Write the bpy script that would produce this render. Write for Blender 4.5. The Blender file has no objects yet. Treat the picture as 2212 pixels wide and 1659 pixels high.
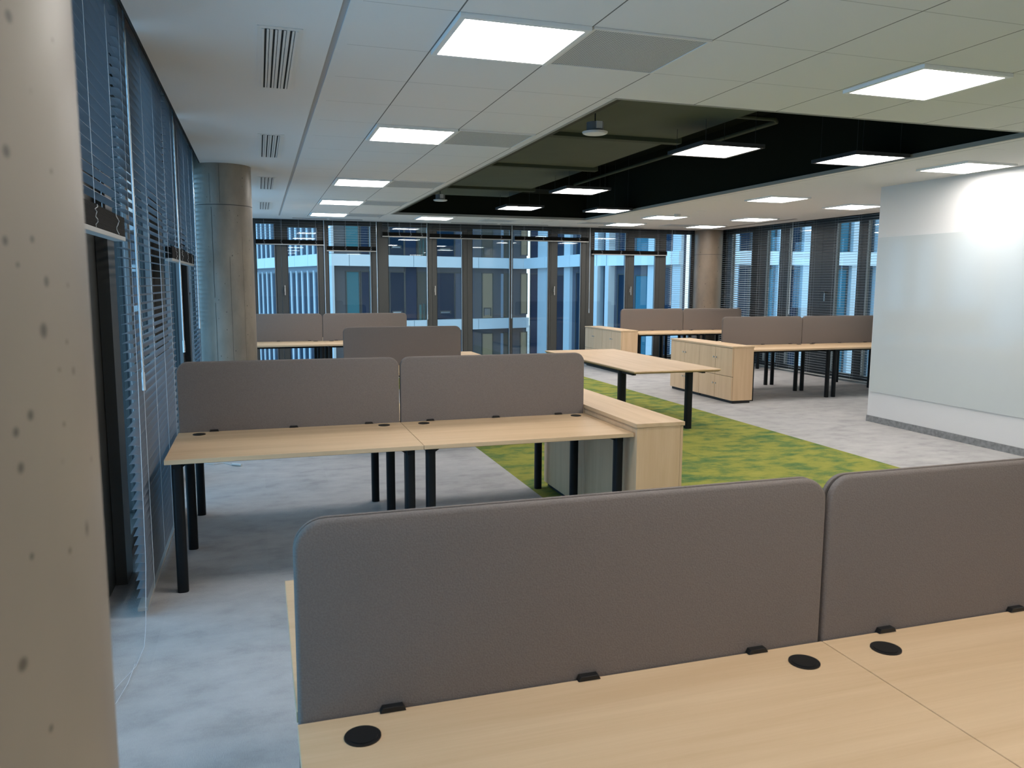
import bpy, bmesh, math, random
from mathutils import Vector, Matrix
random.seed(7)
SC = bpy.context.scene
COL = SC.collection

# ---------------------------------------------------------------- camera
F_PX, IMG_W = 1702.0, 2212.0
yaw, pitch, roll = map(math.radians, (17.75, 7.26, 0.254))
fw = Vector((math.sin(yaw)*math.cos(pitch), math.cos(yaw)*math.cos(pitch), -math.sin(pitch)))
rt = Vector((math.cos(yaw), -math.sin(yaw), 0)); up = rt.cross(fw)
rt2 = rt*math.cos(roll) + up*math.sin(roll); up2 = -rt*math.sin(roll) + up*math.cos(roll)
cam = bpy.data.cameras.new('camera'); camo = bpy.data.objects.new('camera', cam); COL.objects.link(camo)
R = Matrix((rt2, up2, -fw)).transposed().to_4x4()
camo.matrix_world = Matrix.Translation((0, 0, 1.65)) @ R
cam.sensor_width = 36.0; cam.lens = 36.0*F_PX/IMG_W; cam.clip_end = 400; cam.clip_start = 0.02
cam.dof.use_dof = True; cam.dof.focus_distance = 6.0; cam.dof.aperture_fstop = 11.0
SC.camera = camo
# ---------------------------------------------------------------- world / exposure
w = bpy.data.worlds.new('dusk_sky'); SC.world = w; w.use_nodes = True
nt = w.node_tree; bg = nt.nodes['Background']
tc = nt.nodes.new('ShaderNodeTexCoord'); sx = nt.nodes.new('ShaderNodeSeparateXYZ'); cr = nt.nodes.new('ShaderNodeValToRGB')
nt.links.new(tc.outputs['Generated'], sx.inputs[0]); nt.links.new(sx.outputs['Z'], cr.inputs[0]); 
# the western (left) sky is brighter and bluer
mr_ = nt.nodes.new('ShaderNodeMapRange'); mr_.inputs['From Min'].default_value = .1; mr_.inputs['From Max'].default_value = -.6; nt.links.new(sx.outputs['X'], mr_.inputs['Value'])
wm = nt.nodes.new('ShaderNodeMix'); wm.data_type = 'RGBA'; wm.inputs[7].default_value = (.46, .98, 1.52, 1)
nt.links.new(mr_.outputs[0], wm.inputs[0]); nt.links.new(cr.outputs[0], wm.inputs[6]); nt.links.new(wm.outputs[2], bg.inputs[0])
cr.color_ramp.elements[0].position = 0.0; cr.color_ramp.elements[0].color = (0.60, 0.69, 0.70, 1)
cr.color_ramp.elements[1].position = 0.6; cr.color_ramp.elements[1].color = (0.52, 0.63, 0.68, 1)
SKY = 2.1
bg.inputs[1].default_value = SKY
LAMP = 25.0
vs = SC.view_settings; vs.view_transform = 'Standard'; vs.look = 'None'; vs.gamma = 1.0; vs.use_curve_mapping = False; vs.exposure = 0.0
cy = SC.cycles
cy.use_denoising = True; cy.max_bounces = 10; cy.diffuse_bounces = 5; cy.glossy_bounces = 4; cy.transmission_bounces = 6
cy.transparent_max_bounces = 24; cy.sample_clamp_indirect = 6.0; cy.caustics_reflective = False; cy.caustics_refractive = False

# ---------------------------------------------------------------- materials
def new_mat(name):
    m = bpy.data.materials.new(name); m.use_nodes = True
    return m, m.node_tree.nodes, m.node_tree.links, m.node_tree.nodes['Principled BSDF']
def mat(name, col, rough=0.6, metal=0.0, spec=0.5, noise=0.0, nscale=20.0, bump=0.0):
    m, N, L, b = new_mat(name)
    b.inputs['Base Color'].default_value = (*col, 1); b.inputs['Roughness'].default_value = rough
    b.inputs['Metallic'].default_value = metal; b.inputs['Specular IOR Level'].default_value = spec
    if noise or bump:
        g = N.new('ShaderNodeNewGeometry'); n = N.new('ShaderNodeTexNoise'); n.inputs['Scale'].default_value = nscale; n.inputs['Detail'].default_value = 4
        L.new(g.outputs['Position'], n.inputs['Vector'])
        if noise:
            r = N.new('ShaderNodeValToRGB'); r.color_ramp.elements[0].position = .3; r.color_ramp.elements[1].position = .7
            r.color_ramp.elements[0].color = (*[c*(1-noise) for c in col], 1); r.color_ramp.elements[1].color = (*[min(1, c*(1+noise)) for c in col], 1)
            L.new(n.outputs[0], r.inputs[0]); L.new(r.outputs[0], b.inputs['Base Color'])
        if bump:
            bp = N.new('ShaderNodeBump'); bp.inputs['Strength'].default_value = bump; bp.inputs['Distance'].default_value = .002
            L.new(n.outputs[0], bp.inputs['Height']); L.new(bp.outputs[0], b.inputs['Normal'])
    return m
def wood(name, axis, c1=(.53, .365, .215), c2=(.61, .435, .27)):
    m, N, L, b = new_mat(name)
    g = N.new('ShaderNodeNewGeometry'); mp = N.new('ShaderNodeMapping'); sc = [14.0, 14.0, 14.0]; sc['xyz'.index(axis)] = 0.9
    mp.inputs['Scale'].default_value = sc
    n = N.new('ShaderNodeTexNoise'); n.inputs['Scale'].default_value = 1.0; n.inputs['Detail'].default_value = 5; n.inputs['Distortion'].default_value = .6
    mp2 = N.new('ShaderNodeMapping'); sc2 = [160.0]*3; sc2['xyz'.index(axis)] = 5.0; mp2.inputs['Scale'].default_value = sc2
    n2 = N.new('ShaderNodeTexNoise'); n2.inputs['Scale'].default_value = 1.0
    mx = N.new('ShaderNodeMath'); mx.operation = 'MULTIPLY_ADD'; mx.inputs[1].default_value = .25
    r = N.new('ShaderNodeValToRGB'); r.color_ramp.elements[0].position = .42; r.color_ramp.elements[1].position = .78
    r.color_ramp.elements[0].color = (*c1, 1); r.color_ramp.elements[1].color = (*c2, 1)
    L.new(g.outputs['Position'], mp.inputs[0]); L.new(mp.outputs[0], n.inputs[0]); L.new(g.outputs['Position'], mp2.inputs[0]); L.new(mp2.outputs[0], n2.inputs[0])
    L.new(n2.outputs[0], mx.inputs[0]); L.new(n.outputs[0], mx.inputs[2]); L.new(mx.outputs[0], r.inputs[0]); L.new(r.outputs[0], b.inputs['Base Color'])
    b.inputs['Roughness'].default_value = .5; b.inputs['Specular IOR Level'].default_value = .3
    return m
def carpet(name, cols, tint_scale=(1.3, 3.2)):
    m, N, L, b = new_mat(name)
    g = N.new('ShaderNodeNewGeometry'); mp = N.new('ShaderNodeMapping'); mp.inputs['Scale'].default_value = (2.1, 3.3, 1)
    n = N.new('ShaderNodeTexNoise'); n.inputs['Scale'].default_value = tint_scale[0]; n.inputs['Detail'].default_value = 7; n.inputs['Roughness'].default_value = .62
    L.new(g.outputs['Position'], mp.inputs[0]); L.new(mp.outputs[0], n.inputs[0])
    # square carpet tiles, each shifted a little in tone
    sn = N.new('ShaderNodeVectorMath'); sn.operation = 'SNAP'; sn.inputs[1].default_value = (.5, .5, 10)
    wn = N.new('ShaderNodeTexWhiteNoise'); L.new(g.outputs['Position'], sn.inputs[0]); L.new(sn.outputs[0], wn.inputs[0])
    a = N.new('ShaderNodeMath'); a.operation = 'MULTIPLY_ADD'; a.inputs[1].default_value = .09; L.new(wn.outputs['Value'], a.inputs[0]); L.new(n.outputs[0], a.inputs[2])
    mp3 = N.new('ShaderNodeMapping'); mp3.inputs['Scale'].default_value = (260, 60, 1)
    n3 = N.new('ShaderNodeTexNoise'); n3.inputs['Scale'].default_value = 1; n3.inputs['Detail'].default_value = 2
    L.new(g.outputs['Position'], mp3.inputs[0]); L.new(mp3.outputs[0], n3.inputs[0])
    a2 = N.new('ShaderNodeMath'); a2.operation = 'MULTIPLY_ADD'; a2.inputs[1].default_value = .16; L.new(n3.outputs[0], a2.inputs[0]); L.new(a.outputs[0], a2.inputs[2])
    r = N.new('ShaderNodeValToRGB'); cr = r.color_ramp
    while len(cr.elements) < len(cols): cr.elements.new(.5)
    for e, (p, c) in zip(cr.elements, cols): e.position = p; e.color = (*c, 1)
    L.new(a2.outputs[0], r.inputs[0]); L.new(r.outputs[0], b.inputs['Base Color'])
    bp = N.new('ShaderNodeBump'); bp.inputs['Strength'].default_value = .5; bp.inputs['Distance'].default_value = .004
    L.new(n3.outputs[0], bp.inputs['Height']); L.new(bp.outputs[0], b.inputs['Normal'])
    b.inputs['Roughness'].default_value = .95; b.inputs['Specular IOR Level'].default_value = .1
    return m
def ceiling_mat():
    m, N, L, b = new_mat('ceiling_tiles')
    g = N.new('ShaderNodeNewGeometry'); s = N.new('ShaderNodeSeparateXYZ'); L.new(g.outputs['Position'], s.inputs[0])
    def line(out, off, pitch, width):
        a = N.new('ShaderNodeMath'); a.operation = 'SUBTRACT'; a.inputs[1].default_value = off; L.new(out, a.inputs[0])
        p = N.new('ShaderNodeMath'); p.operation = 'PINGPONG'; p.inputs[1].default_value = pitch/2; L.new(a.outputs[0], p.inputs[0])
        c = N.new('ShaderNodeMath'); c.operation = 'LESS_THAN'; c.inputs[1].default_value = width/2; L.new(p.outputs[0], c.inputs[0]); return c
    lx = line(s.outputs['X'], .856, .62, .007); ly = line(s.outputs['Y'], 4.06, .625, .006)
    def rng(out, lo, hi):
        a = N.new('ShaderNodeMath'); a.operation = 'GREATER_THAN'; a.inputs[1].default_value = lo; L.new(out, a.inputs[0])
        c = N.new('ShaderNodeMath'); c.operation = 'LESS_THAN'; c.inputs[1].default_value = hi; L.new(out, c.inputs[0])
        d = N.new('ShaderNodeMath'); d.operation = 'MULTIPLY'; L.new(a.outputs[0], d.inputs[0]); L.new(c.outputs[0], d.inputs[1]); return d
    rx = rng(s.outputs['X'], .45, 6.1); ry = rng(s.outputs['Y'], -9, 14.45)
    rr = N.new('ShaderNodeMath'); rr.operation = 'MULTIPLY'; L.new(rx.outputs[0], rr.inputs[0]); L.new(ry.outputs[0], rr.inputs[1])
    m1 = N.new('ShaderNodeMix'); m1.data_type = 'RGBA'; m1.inputs[6].default_value = (.74, .72, .70, 1); m1.inputs[7].default_value = (.50, .48, .46, 1)
    f1 = N.new('ShaderNodeMath'); f1.operation = 'MULTIPLY'; L.new(ly.outputs[0], f1.inputs[0]); L.new(rr.outputs[0], f1.inputs[1]); L.new(f1.outputs[0], m1.inputs[0])
    m2 = N.new('ShaderNodeMix'); m2.data_type = 'RGBA'; m2.inputs[7].default_value = (.16, .15, .14, 1)
    f2 = N.new('ShaderNodeMath'); f2.operation = 'MULTIPLY'; L.new(lx.outputs[0], f2.inputs[0]); L.new(rr.outputs[0], f2.inputs[1]); L.new(f2.outputs[0], m2.inputs[0])
    L.new(m1.outputs[2], m2.inputs[6]); L.new(m2.outputs[2], b.inputs['Base Color']); b.inputs['Roughness'].default_value = .85
    b.inputs['Specular IOR Level'].default_value = .2
    return m
def concrete(name, base, pores=True, dark=.75, spots=()):
    m, N, L, b = new_mat(name)
    g = N.new('ShaderNodeTexCoord'); n = N.new('ShaderNodeTexNoise'); n.inputs['Scale'].default_value = 2.2; n.inputs['Detail'].default_value = 6; n.inputs['Roughness'].default_value = .6
    mp = N.new('ShaderNodeMapping'); mp.inputs['Scale'].default_value = (1.6, 1.6, .8)
    L.new(g.outputs['Object'], mp.inputs[0]); L.new(mp.outputs[0], n.inputs[0])
    r = N.new('ShaderNodeValToRGB'); r.color_ramp.elements[0].position = .3; r.color_ramp.elements[1].position = .75
    r.color_ramp.elements[0].color = (*[c*dark for c in base], 1); r.color_ramp.elements[1].color = (*[c*1.12 for c in base], 1)
    L.new(n.outputs[0], r.inputs[0]); last = r.outputs[0]
    v = N.new('ShaderNodeTexVoronoi'); v.inputs['Scale'].default_value = 12 if pores else 7; v.inputs['Randomness'].default_value = 1
    s3 = N.new('ShaderNodeSeparateXYZ'); L.new(g.outputs['Object'], s3.inputs[0]); at = N.new('ShaderNodeMath'); at.operation = 'ARCTAN2'; L.new(s3.outputs['Y'], at.inputs[0]); L.new(s3.outputs['X'], at.inputs[1])
    am = N.new('ShaderNodeMath'); am.operation = 'MULTIPLY'; am.inputs[1].default_value = .32; L.new(at.outputs[0], am.inputs[0]); zm = N.new('ShaderNodeMath'); zm.operation = 'MULTIPLY'; zm.inputs[1].default_value = .7; L.new(s3.outputs['Z'], zm.inputs[0])
    c3 = N.new('ShaderNodeCombineXYZ'); L.new(am.outputs[0], c3.inputs['X']); L.new(zm.outputs[0], c3.inputs['Y']); v.voronoi_dimensions = '2D'; L.new(c3.outputs[0], v.inputs['Vector'])
    # size of each pore depends on the cell colour
    sp = N.new('ShaderNodeSeparateColor'); L.new(v.outputs['Color'], sp.inputs[0])
    mr = N.new('ShaderNodeMapRange'); mr.inputs['From Min'].default_value = .55; mr.inputs['From Max'].default_value = 1; mr.inputs['To Min'].default_value = 0; mr.inputs['To Max'].default_value = .06
    L.new(sp.outputs[0], mr.inputs['Value'])
    lt = N.new('ShaderNodeMath'); lt.operation = 'SUBTRACT'; L.new(mr.outputs[0], lt.inputs[0]); L.new(v.outputs['Distance'], lt.inputs[1])
    mr2 = N.new('ShaderNodeMapRange'); mr2.inputs['From Min'].default_value = -.02; mr2.inputs['From Max'].default_value = .02; L.new(lt.outputs[0], mr2.inputs['Value'])
    mx = N.new('ShaderNodeMix'); mx.data_type = 'RGBA'; mx.inputs[7].default_value = (*[c*.22 for c in base], 1)
    fac = mr2.outputs[0]
    for pu, pz, pr in spots:          # single air holes in the cast surface
        d = N.new('ShaderNodeVectorMath'); d.operation = 'DISTANCE'; c4 = N.new('ShaderNodeCombineXYZ'); L.new(am.outputs[0], c4.inputs['X']); L.new(s3.outputs['Z'], c4.inputs['Y'])
        L.new(c4.outputs[0], d.inputs[0]); d.inputs[1].default_value = (pu, pz, 0)
        q = N.new('ShaderNodeMapRange'); q.inputs['From Min'].default_value = pr*2.0; q.inputs['From Max'].default_value = pr*.9; q.inputs['To Max'].default_value = .85; L.new(d.outputs['Value'], q.inputs['Value'])
        m_ = N.new('ShaderNodeMath'); m_.operation = 'MAXIMUM'; L.new(fac, m_.inputs[0]); L.new(q.outputs[0], m_.inputs[1]); fac = m_.outputs[0]
    L.new(fac, mx.inputs[0]); L.new(last, mx.inputs[6]); L.new(mx.outputs[2], b.inputs['Base Color'])
    b.inputs['Roughness'].default_value = .42; b.inputs['Specular IOR Level'].default_value = .45
    return m
def glass_mat(name, tint):
    m, N, L, b = new_mat(name); N.remove(b)
    t = N.new('ShaderNodeBsdfTransparent'); t.inputs[0].default_value = (*tint, 1)
    gl = N.new('ShaderNodeBsdfGlossy'); gl.inputs['Roughness'].default_value = .01; gl.inputs[0].default_value = (.9, .95, 1, 1)
    fr = N.new('ShaderNodeFresnel'); ge = N.new('ShaderNodeNewGeometry'); io = N.new('ShaderNodeMapRange'); io.inputs['To Min'].default_value = 1.45; io.inputs['To Max'].default_value = 1/1.45
    L.new(ge.outputs['Backfacing'], io.inputs['Value']); L.new(io.outputs[0], fr.inputs[0])
    mx = N.new('ShaderNodeMixShader'); L.new(fr.outputs[0], mx.inputs[0]); L.new(t.outputs[0], mx.inputs[1]); L.new(gl.outputs[0], mx.inputs[2])
    L.new(mx.outputs[0], N['Material Output'].inputs[0]); return m
def emit(name, col, s, base=.8):
    m, N, L, b = new_mat(name)
    b.inputs['Base Color'].default_value = (base, base, base, 1); b.inputs['Emission Color'].default_value = (*col, 1); b.inputs['Emission Strength'].default_value = s
    return m
def perforated():
    m, N, L, b = new_mat('perforated_metal')
    g = N.new('ShaderNodeNewGeometry'); s = N.new('ShaderNodeSeparateXYZ'); L.new(g.outputs['Position'], s.inputs[0]); out = []
    for ax in 'XY':
        p = N.new('ShaderNodeMath'); p.operation = 'PINGPONG'; p.inputs[1].default_value = .006; L.new(s.outputs[ax], p.inputs[0])
        c = N.new('ShaderNodeMath'); c.operation = 'GREATER_THAN'; c.inputs[1].default_value = .0022; L.new(p.outputs[0], c.inputs[0]); out.append(c)
    a = N.new('ShaderNodeMath'); a.operation = 'MULTIPLY'; L.new(out[0].outputs[0], a.inputs[0]); L.new(out[1].outputs[0], a.inputs[1])
    mx = N.new('ShaderNodeMix'); mx.data_type = 'RGBA'; mx.inputs[6].default_value = (.62, .62, .62, 1); mx.inputs[7].default_value = (.14, .14, .14, 1)
    L.new(a.outputs[0], mx.inputs[0]); L.new(mx.outputs[2], b.inputs['Base Color']); return m

M = dict(
 top=wood('oak_laminate_lengthwise', 'x'), topy=wood('oak_laminate_crosswise', 'y'), side=wood('oak_laminate_upright', 'z', (.585, .395, .235), (.66, .465, .29)),
 edge=mat('oak_edge_band', (.38, .25, .15), .5),
 fabric=mat('taupe_felt', (.185, .157, .141), .95, spec=.1, noise=.10, nscale=260, bump=.6),
 piping=mat('black_piping', (.006, .006, .007), .8, spec=.1),
 black=mat('black_powder_coat', (.007, .008, .009), .5, spec=.2),
 plastic=mat('black_plastic', (.008, .008, .008), .45, spec=.4),
 plinth=mat('black_plinth_and_gap_shade', (.01, .01, .01), .7),  # plinths, and the sheet that paints shade into the door gaps
 knob=mat('brushed_steel', (.55, .54, .52), .35, .9),
 grey_carpet=carpet('grey_carpet', [(.42, (.31, .303, .303)), (.60, (.375, .366, .362)), (.84, (.43, .418, .412))], (2.0, 0)),
 green_carpet=carpet('green_carpet', [(.46, (.06, .13, .05)), (.56, (.125, .175, .05)), (.66, (.225, .235, .05)), (.85, (.285, .275, .06))], (1.7, 0)),
 ceil=ceiling_mat(), plaster=mat('white_plaster', (.74, .73, .72), .85, spec=.2),
 groove=mat('grey_groove', (.42, .41, .41), .8), wallp=mat('white_wall_paint', (.65, .64, .63), .6, spec=.3),
 board=mat('white_glass', (.53, .555, .55), .09, spec=.5), skirting=mat('grey_skirting', (.21, .21, .21), .6, noise=.25, nscale=30),
 pillar=concrete('beige_concrete', (.215, .185, .150), True, .9, spots=[(-0.073, 1.775, 0.002), (-0.0836, 1.711, 0.002), (-0.0534, 1.65, 0.0019), (-0.0609, 1.625, 0.0026), (-0.0231, 1.6, 0.0016), (-0.0794, 1.584, 0.0018), (-0.0931, 1.578, 0.0016), (-0.0913, 1.56, 0.0018), (0.0042, 1.543, 0.0013), (-0.0471, 1.503, 0.0013), (-0.1011, 1.464, 0.0023), (-0.0818, 1.419, 0.0014), (-0.0213, 1.779, 0.001), (-0.0375, 1.708, 0.001), (-0.0662, 1.671, 0.0012), (-0.0901, 1.669, 0.0015), (-0.0809, 1.658, 0.0009), (-0.023, 1.648, 0.001), (-0.0434, 1.573, 0.001), (-0.0446, 1.603, 0.0009), (-0.0876, 1.514, 0.0012), (-0.0318, 1.617, 0.001)]), column=concrete('grey_concrete', (.26, .215, .165), True, .62), column2=concrete('brown_concrete', (.225, .17, .12), False, .7),
 joint=mat('dark_joint', (.05, .045, .04), .8),
 frame=mat('anthracite_frame', (.060, .060, .056), .45, spec=.4), gasket=mat('dark_gasket', (.006, .009, .012), .5),
 frame_light=mat('aluminium_strip', (.16, .165, .17), .4, .3),
 pocket=mat('blind_pocket_black', (.012, .013, .013), .8),
 slat=mat('blue_grey_slat', (.165, .175, .195), .34, .1), rail=mat('blind_rail_aluminium', (.40, .39, .37), .4, .4), cord=mat('white_cord', (.62, .66, .70), .5),
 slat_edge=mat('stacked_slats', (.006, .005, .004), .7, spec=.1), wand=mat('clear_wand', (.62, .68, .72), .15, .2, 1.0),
 glass=glass_mat('window_glass', (.91, .955, .965)), shell=mat('olive_paint', (.035, .04, .018), .8), duct=mat('olive_duct', (.058, .066, .034), .75, noise=.08, nscale=3),
 deck=mat('black_deck', (.008, .009, .005), .9, spec=.1), upstand=mat('olive_upstand', (.06, .058, .042), .8, spec=.2),
 lamp_frame=mat('white_lamp_frame', (.80, .79, .77), .35), lamp=emit('lamp_diffuser', (1.0, .945, .895), LAMP), dark_frame=mat('black_lamp_frame', (.02, .02, .02), .5),
 perf=perforated(), vent=mat('white_vent', (.72, .70, .67), .45), ventdark=mat('vent_slot', (.01, .01, .01), .9), slot_trim=mat('recess_edge_profile', (.30, .29, .26), .7), slot=mat('slot_diffuser', (.20, .19, .18), .6),
 speaker=mat('off_white_speaker', (.55, .53, .50), .5), speaker_body=mat('grey_speaker_body', (.16, .155, .15), .6),
 band=mat('white_cladding', (.66, .71, .74), .5, noise=.03, nscale=.6), fin=mat('pale_grey_cladding', (.25, .28, .33), .6, spec=.2), fin_white=mat('white_fin', (.54, .58, .61), .6, spec=.2),
 facade=mat('slate_cladding', (.085, .092, .12), .7, spec=.15), facade_mid=mat('taupe_cladding', (.10, .10, .11), .7, spec=.15), dark_glass=mat('dark_window_glass', (.010, .026, .05), .4, spec=.05),
 navy=mat('navy_panel', (.018, .033, .065), .5, spec=.1), teal=mat('teal_blind', (.05, .16, .19), .6, spec=.1), teal_glass=mat('teal_window', (.03, .14, .20), .25, spec=.2),
 binder=mat('pale_teal_binders', (.16, .40, .42), .6, spec=.1), warm=emit('warm_room', (.75, .80, .60), .16, .02), dim=emit('dim_room', (.42, .50, .42), .06, .02), court=mat('courtyard_paving', (.30, .30, .30), .9, noise=.2, nscale=1),
 cable=mat('white_cable', (.60, .60, .58), .5), seam=mat('cladding_seam', (.10, .13, .16), .7),
)

# ---------------------------------------------------------------- mesh helpers
class MB:
    def __init__(s): s.v = []; s.f = []; s.m = []; s.mats = []
    def mi(s, m):
        if m not in s.mats: s.mats.append(m)
        return s.mats.index(m)
    def add(s, vs, fs, m):
        o = len(s.v); s.v += [tuple(x) for x in vs]; k = s.mi(m)
        for f in fs: s.f.append(tuple(o+i for i in f)); s.m.append(k)
    def box(s, x0, x1, y0, y1, z0, z1, m):
        vs = [(x, y, z) for z in (z0, z1) for y in (y0, y1) for x in (x0, x1)]
        s.add(vs, [(0, 2, 3, 1), (4, 5, 7, 6), (0, 1, 5, 4), (2, 6, 7, 3), (0, 4, 6, 2), (1, 3, 7, 5)], m)
    def cyl(s, cx, cy_, z0, z1, r, m, n=24, r1=None):
        r1 = r if r1 is None else r1
        vs = [(cx+r*math.cos(2*math.pi*i/n), cy_+r*math.sin(2*math.pi*i/n), z0) for i in range(n)] + [(cx+r1*math.cos(2*math.pi*i/n), cy_+r1*math.sin(2*math.pi*i/n), z1) for i in range(n)]
        s.add(vs, [(i, (i+1) % n, n+(i+1) % n, n+i) for i in range(n)] + [tuple(range(n))[::-1], tuple(range(n, 2*n))], m)
    def post(s, cx, cy_, z0, z1, w_, m, d=None, r=.35):
        # rounded square post
        d = w_ if d is None else d; pts = []
        rr = min(w_, d)*r
        for qx, qy, a0 in ((1, 1, 0), (-1, 1, 90), (-1, -1, 180), (1, -1, 270)):
            for k in range(5):
                a = math.radians(a0+k*22.5); pts.append((cx+qx*(w_/2-rr)+rr*math.cos(a), cy_+qy*(d/2-rr)+rr*math.sin(a)))
        n = len(pts); vs = [(x, y, z0) for x, y in pts] + [(x, y, z1) for x, y in pts]
        s.add(vs, [(i, (i+1) % n, n+(i+1) % n, n+i) for i in range(n)] + [tuple(range(n))[::-1], tuple(range(n, 2*n))], m)
    def tube(s, pts, r, m, n=8):
        rings = []
        for i, p in enumerate(pts):
            p = Vector(p); a = Vector(pts[max(0, i-1)]); b = Vector(pts[min(len(pts)-1, i+1)]); t = (b-a).normalized()
            u = t.cross(Vector((0, 0, 1)));
            if u.length < 1e-3: u = Vector((1, 0, 0))
            u.normalize(); v_ = t.cross(u); rings.append([p + r*(u*math.cos(2*math.pi*k/n)+v_*math.sin(2*math.pi*k/n)) for k in range(n)])
        vs = [q for rg in rings for q in rg]; fs = []
        for i in range(len(rings)-1):
            for k in range(n): fs.append((i*n+k, i*n+(k+1) % n, (i+1)*n+(k+1) % n, (i+1)*n+k))
        fs += [tuple(range(n))[::-1], tuple(range(len(vs)-n, len(vs)))]
        s.add(vs, fs, m)
    def prism(s, prof, axis, a0, a1, m):
        # prof: 2D points; axis extrudes along 'x','y' or 'z'
        def P(p, t): return {'x': (t, p[0], p[1]), 'y': (p[0], t, p[1]), 'z': (p[0], p[1], t)}[axis]
        n = len(prof); vs = [P(p, a0) for p in prof] + [P(p, a1) for p in prof]
        s.add(vs, [(i, (i+1) % n, n+(i+1) % n, n+i) for i in range(n)] + [tuple(range(n))[::-1], tuple(range(n, 2*n))], m)
    def build(s, name, parent=None, origin=None, smooth=False, bevel=0.0, label=None):
        me = bpy.data.meshes.new(name)
        # coordinates are world ones; store them relative to the object's own origin
        if origin is None:
            if s.v and parent is None:
                xs = [v[0] for v in s.v]; ys = [v[1] for v in s.v]; zs = [v[2] for v in s.v]
                origin = ((min(xs)+max(xs))/2, (min(ys)+max(ys))/2, min(zs))
            else: origin = ORG.get(parent.name, (0, 0, 0)) if parent else (0, 0, 0)
        ox, oy, oz = origin
        me.from_pydata([(x-ox, y-oy, z-oz) for x, y, z in s.v], [], s.f)
        for m in s.mats: me.materials.append(m)
        me.polygons.foreach_set('material_index', s.m)
        bm = bmesh.new(); bm.from_mesh(me); bmesh.ops.recalc_face_normals(bm, faces=bm.faces); bm.to_mesh(me); bm.free()
        o = bpy.data.objects.new(name, me); COL.objects.link(o); ORG[o.name] = origin
        if parent is None: o.location = origin
        else:
            o.parent = parent; po = ORG[parent.name]; o.location = (ox-po[0], oy-po[1], oz-po[2])
        if smooth:
            me.polygons.foreach_set('use_smooth', [True]*len(me.polygons))
            try: me.set_sharp_from_angle(angle=math.radians(40))
            except Exception: pass
        if bevel:
            b = o.modifiers.new('bevel', 'BEVEL'); b.width = bevel; b.segments = 2; b.limit_method = 'ANGLE'
        if label: o['label'] = label
        return o
ORG = {}
def B(x0, x1, y0, y1, z0, z1, m): b = MB(); b.box(x0, x1, y0, y1, z0, z1, m); return b
def thing(name, label, cat, loc, group=None, kind=None):
    o = bpy.data.objects.new(name, None); COL.objects.link(o); o.location = loc; ORG[o.name] = tuple(loc); o.empty_display_size = .1
    if kind: o['kind'] = kind
    if label: o['label'] = label
    if cat: o['category'] = cat
    if group: o['group'] = group
    return o
def tag(o, label=None, cat=None, group=None, kind=None):
    for k, v in (('label', label), ('category', cat), ('group', group), ('kind', kind)):
        if v: o[k] = v
    return o
def struct(name, mb, label=None, **kw):
    o = mb.build(name, **kw); o['kind'] = 'structure'
    if label: o['label'] = label
    return o

H = 2.8
X0, X1 = -.50, 9.45          # ceiling edges
Y0, Y1 = -4.0, 15.2
VX0, VX1, VY0, VY1 = 2.16, 5.72, 4.66, 13.5

# ---------------------------------------------------------------- room shell
fl = MB(); gx0, gx1, gy0, gy1 = 2.05, 5.52, -2.0, 13.7
for a in ((-.95, gx0, Y0, 15.6), (gx1, 9.95, Y0, 15.6), (gx0, gx1, Y0, gy0), (gx0, gx1, gy1, 15.6)): fl.box(*a, -.3, 0, M['grey_carpet'])
fl.box(gx0, gx1, gy0, gy1, -.3, -.011, M['grey_carpet'])
struct('floor', fl, origin=(0, 0, 0))
gc = B(gx0, gx1, gy0, gy1, -.01, 0, M['green_carpet']).build('carpet_strip')
tag(gc, 'green mottled carpet strip running between the two desk areas', 'carpet')
cb = MB()
T = .02
cb.box(X0, .372, Y0, Y1, H, H+T, M['plaster']); cb.box(.372, .402, Y0, 14.5, H+.008, H+T, M['groove']); cb.box(.372, .402, 14.5, Y1, H, H+T, M['plaster'])
cb.box(.402, VX0, Y0, Y1, H, H+T, M['ceil']); cb.box(VX0, VX1, Y0, VY0, H, H+T, M['ceil']); cb.box(VX0, VX1, VY1, Y1, H, H+T, M['ceil']); cb.box(VX1, X1, Y0, Y1, H, H+T, M['ceil'])
struct('ceiling', cb, origin=(0, 0, 0))
sl = MB(); sl.box(-1.1, 10.3, Y0, 16.0, 3.62, 3.9, M['deck']); struct('ceiling_slab', sl)
up_ = MB()
up_.box(VX0-.03, VX0, VY0-.03, VY1+.03, H+.001, 3.62, M['shell']); up_.box(VX1, VX1+.03, VY0-.03, VY1+.03, H+.001, 3.62, M['deck']); up_.box(VX0, VX0+.13, VY0, VY1, H+.035, H+.05, M['upstand']); up_.box(VX0+.13, VX1, VY0, VY0+.04, H+.035, H+.05, M['upstand'])
for a in ((VX0, VX0+.022, VY0, VY1), (VX1-.022, VX1, VY0, VY1), (VX0+.022, VX1-.022, VY0, VY0+.022), (VX0+.022, VX1-.022, VY1-.022, VY1)): up_.box(*a, H-.003, H+.034, M['slot_trim'])
up_.box(VX0, VX1, VY0-.03, VY0, H+.001, 3.62, M['deck']); up_.box(VX0, VX1, VY1, VY1+.03, H+.001, 3.62, M['deck'])
struct('trim_1', up_, 'olive painted sides of the open ceiling recess')
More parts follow.
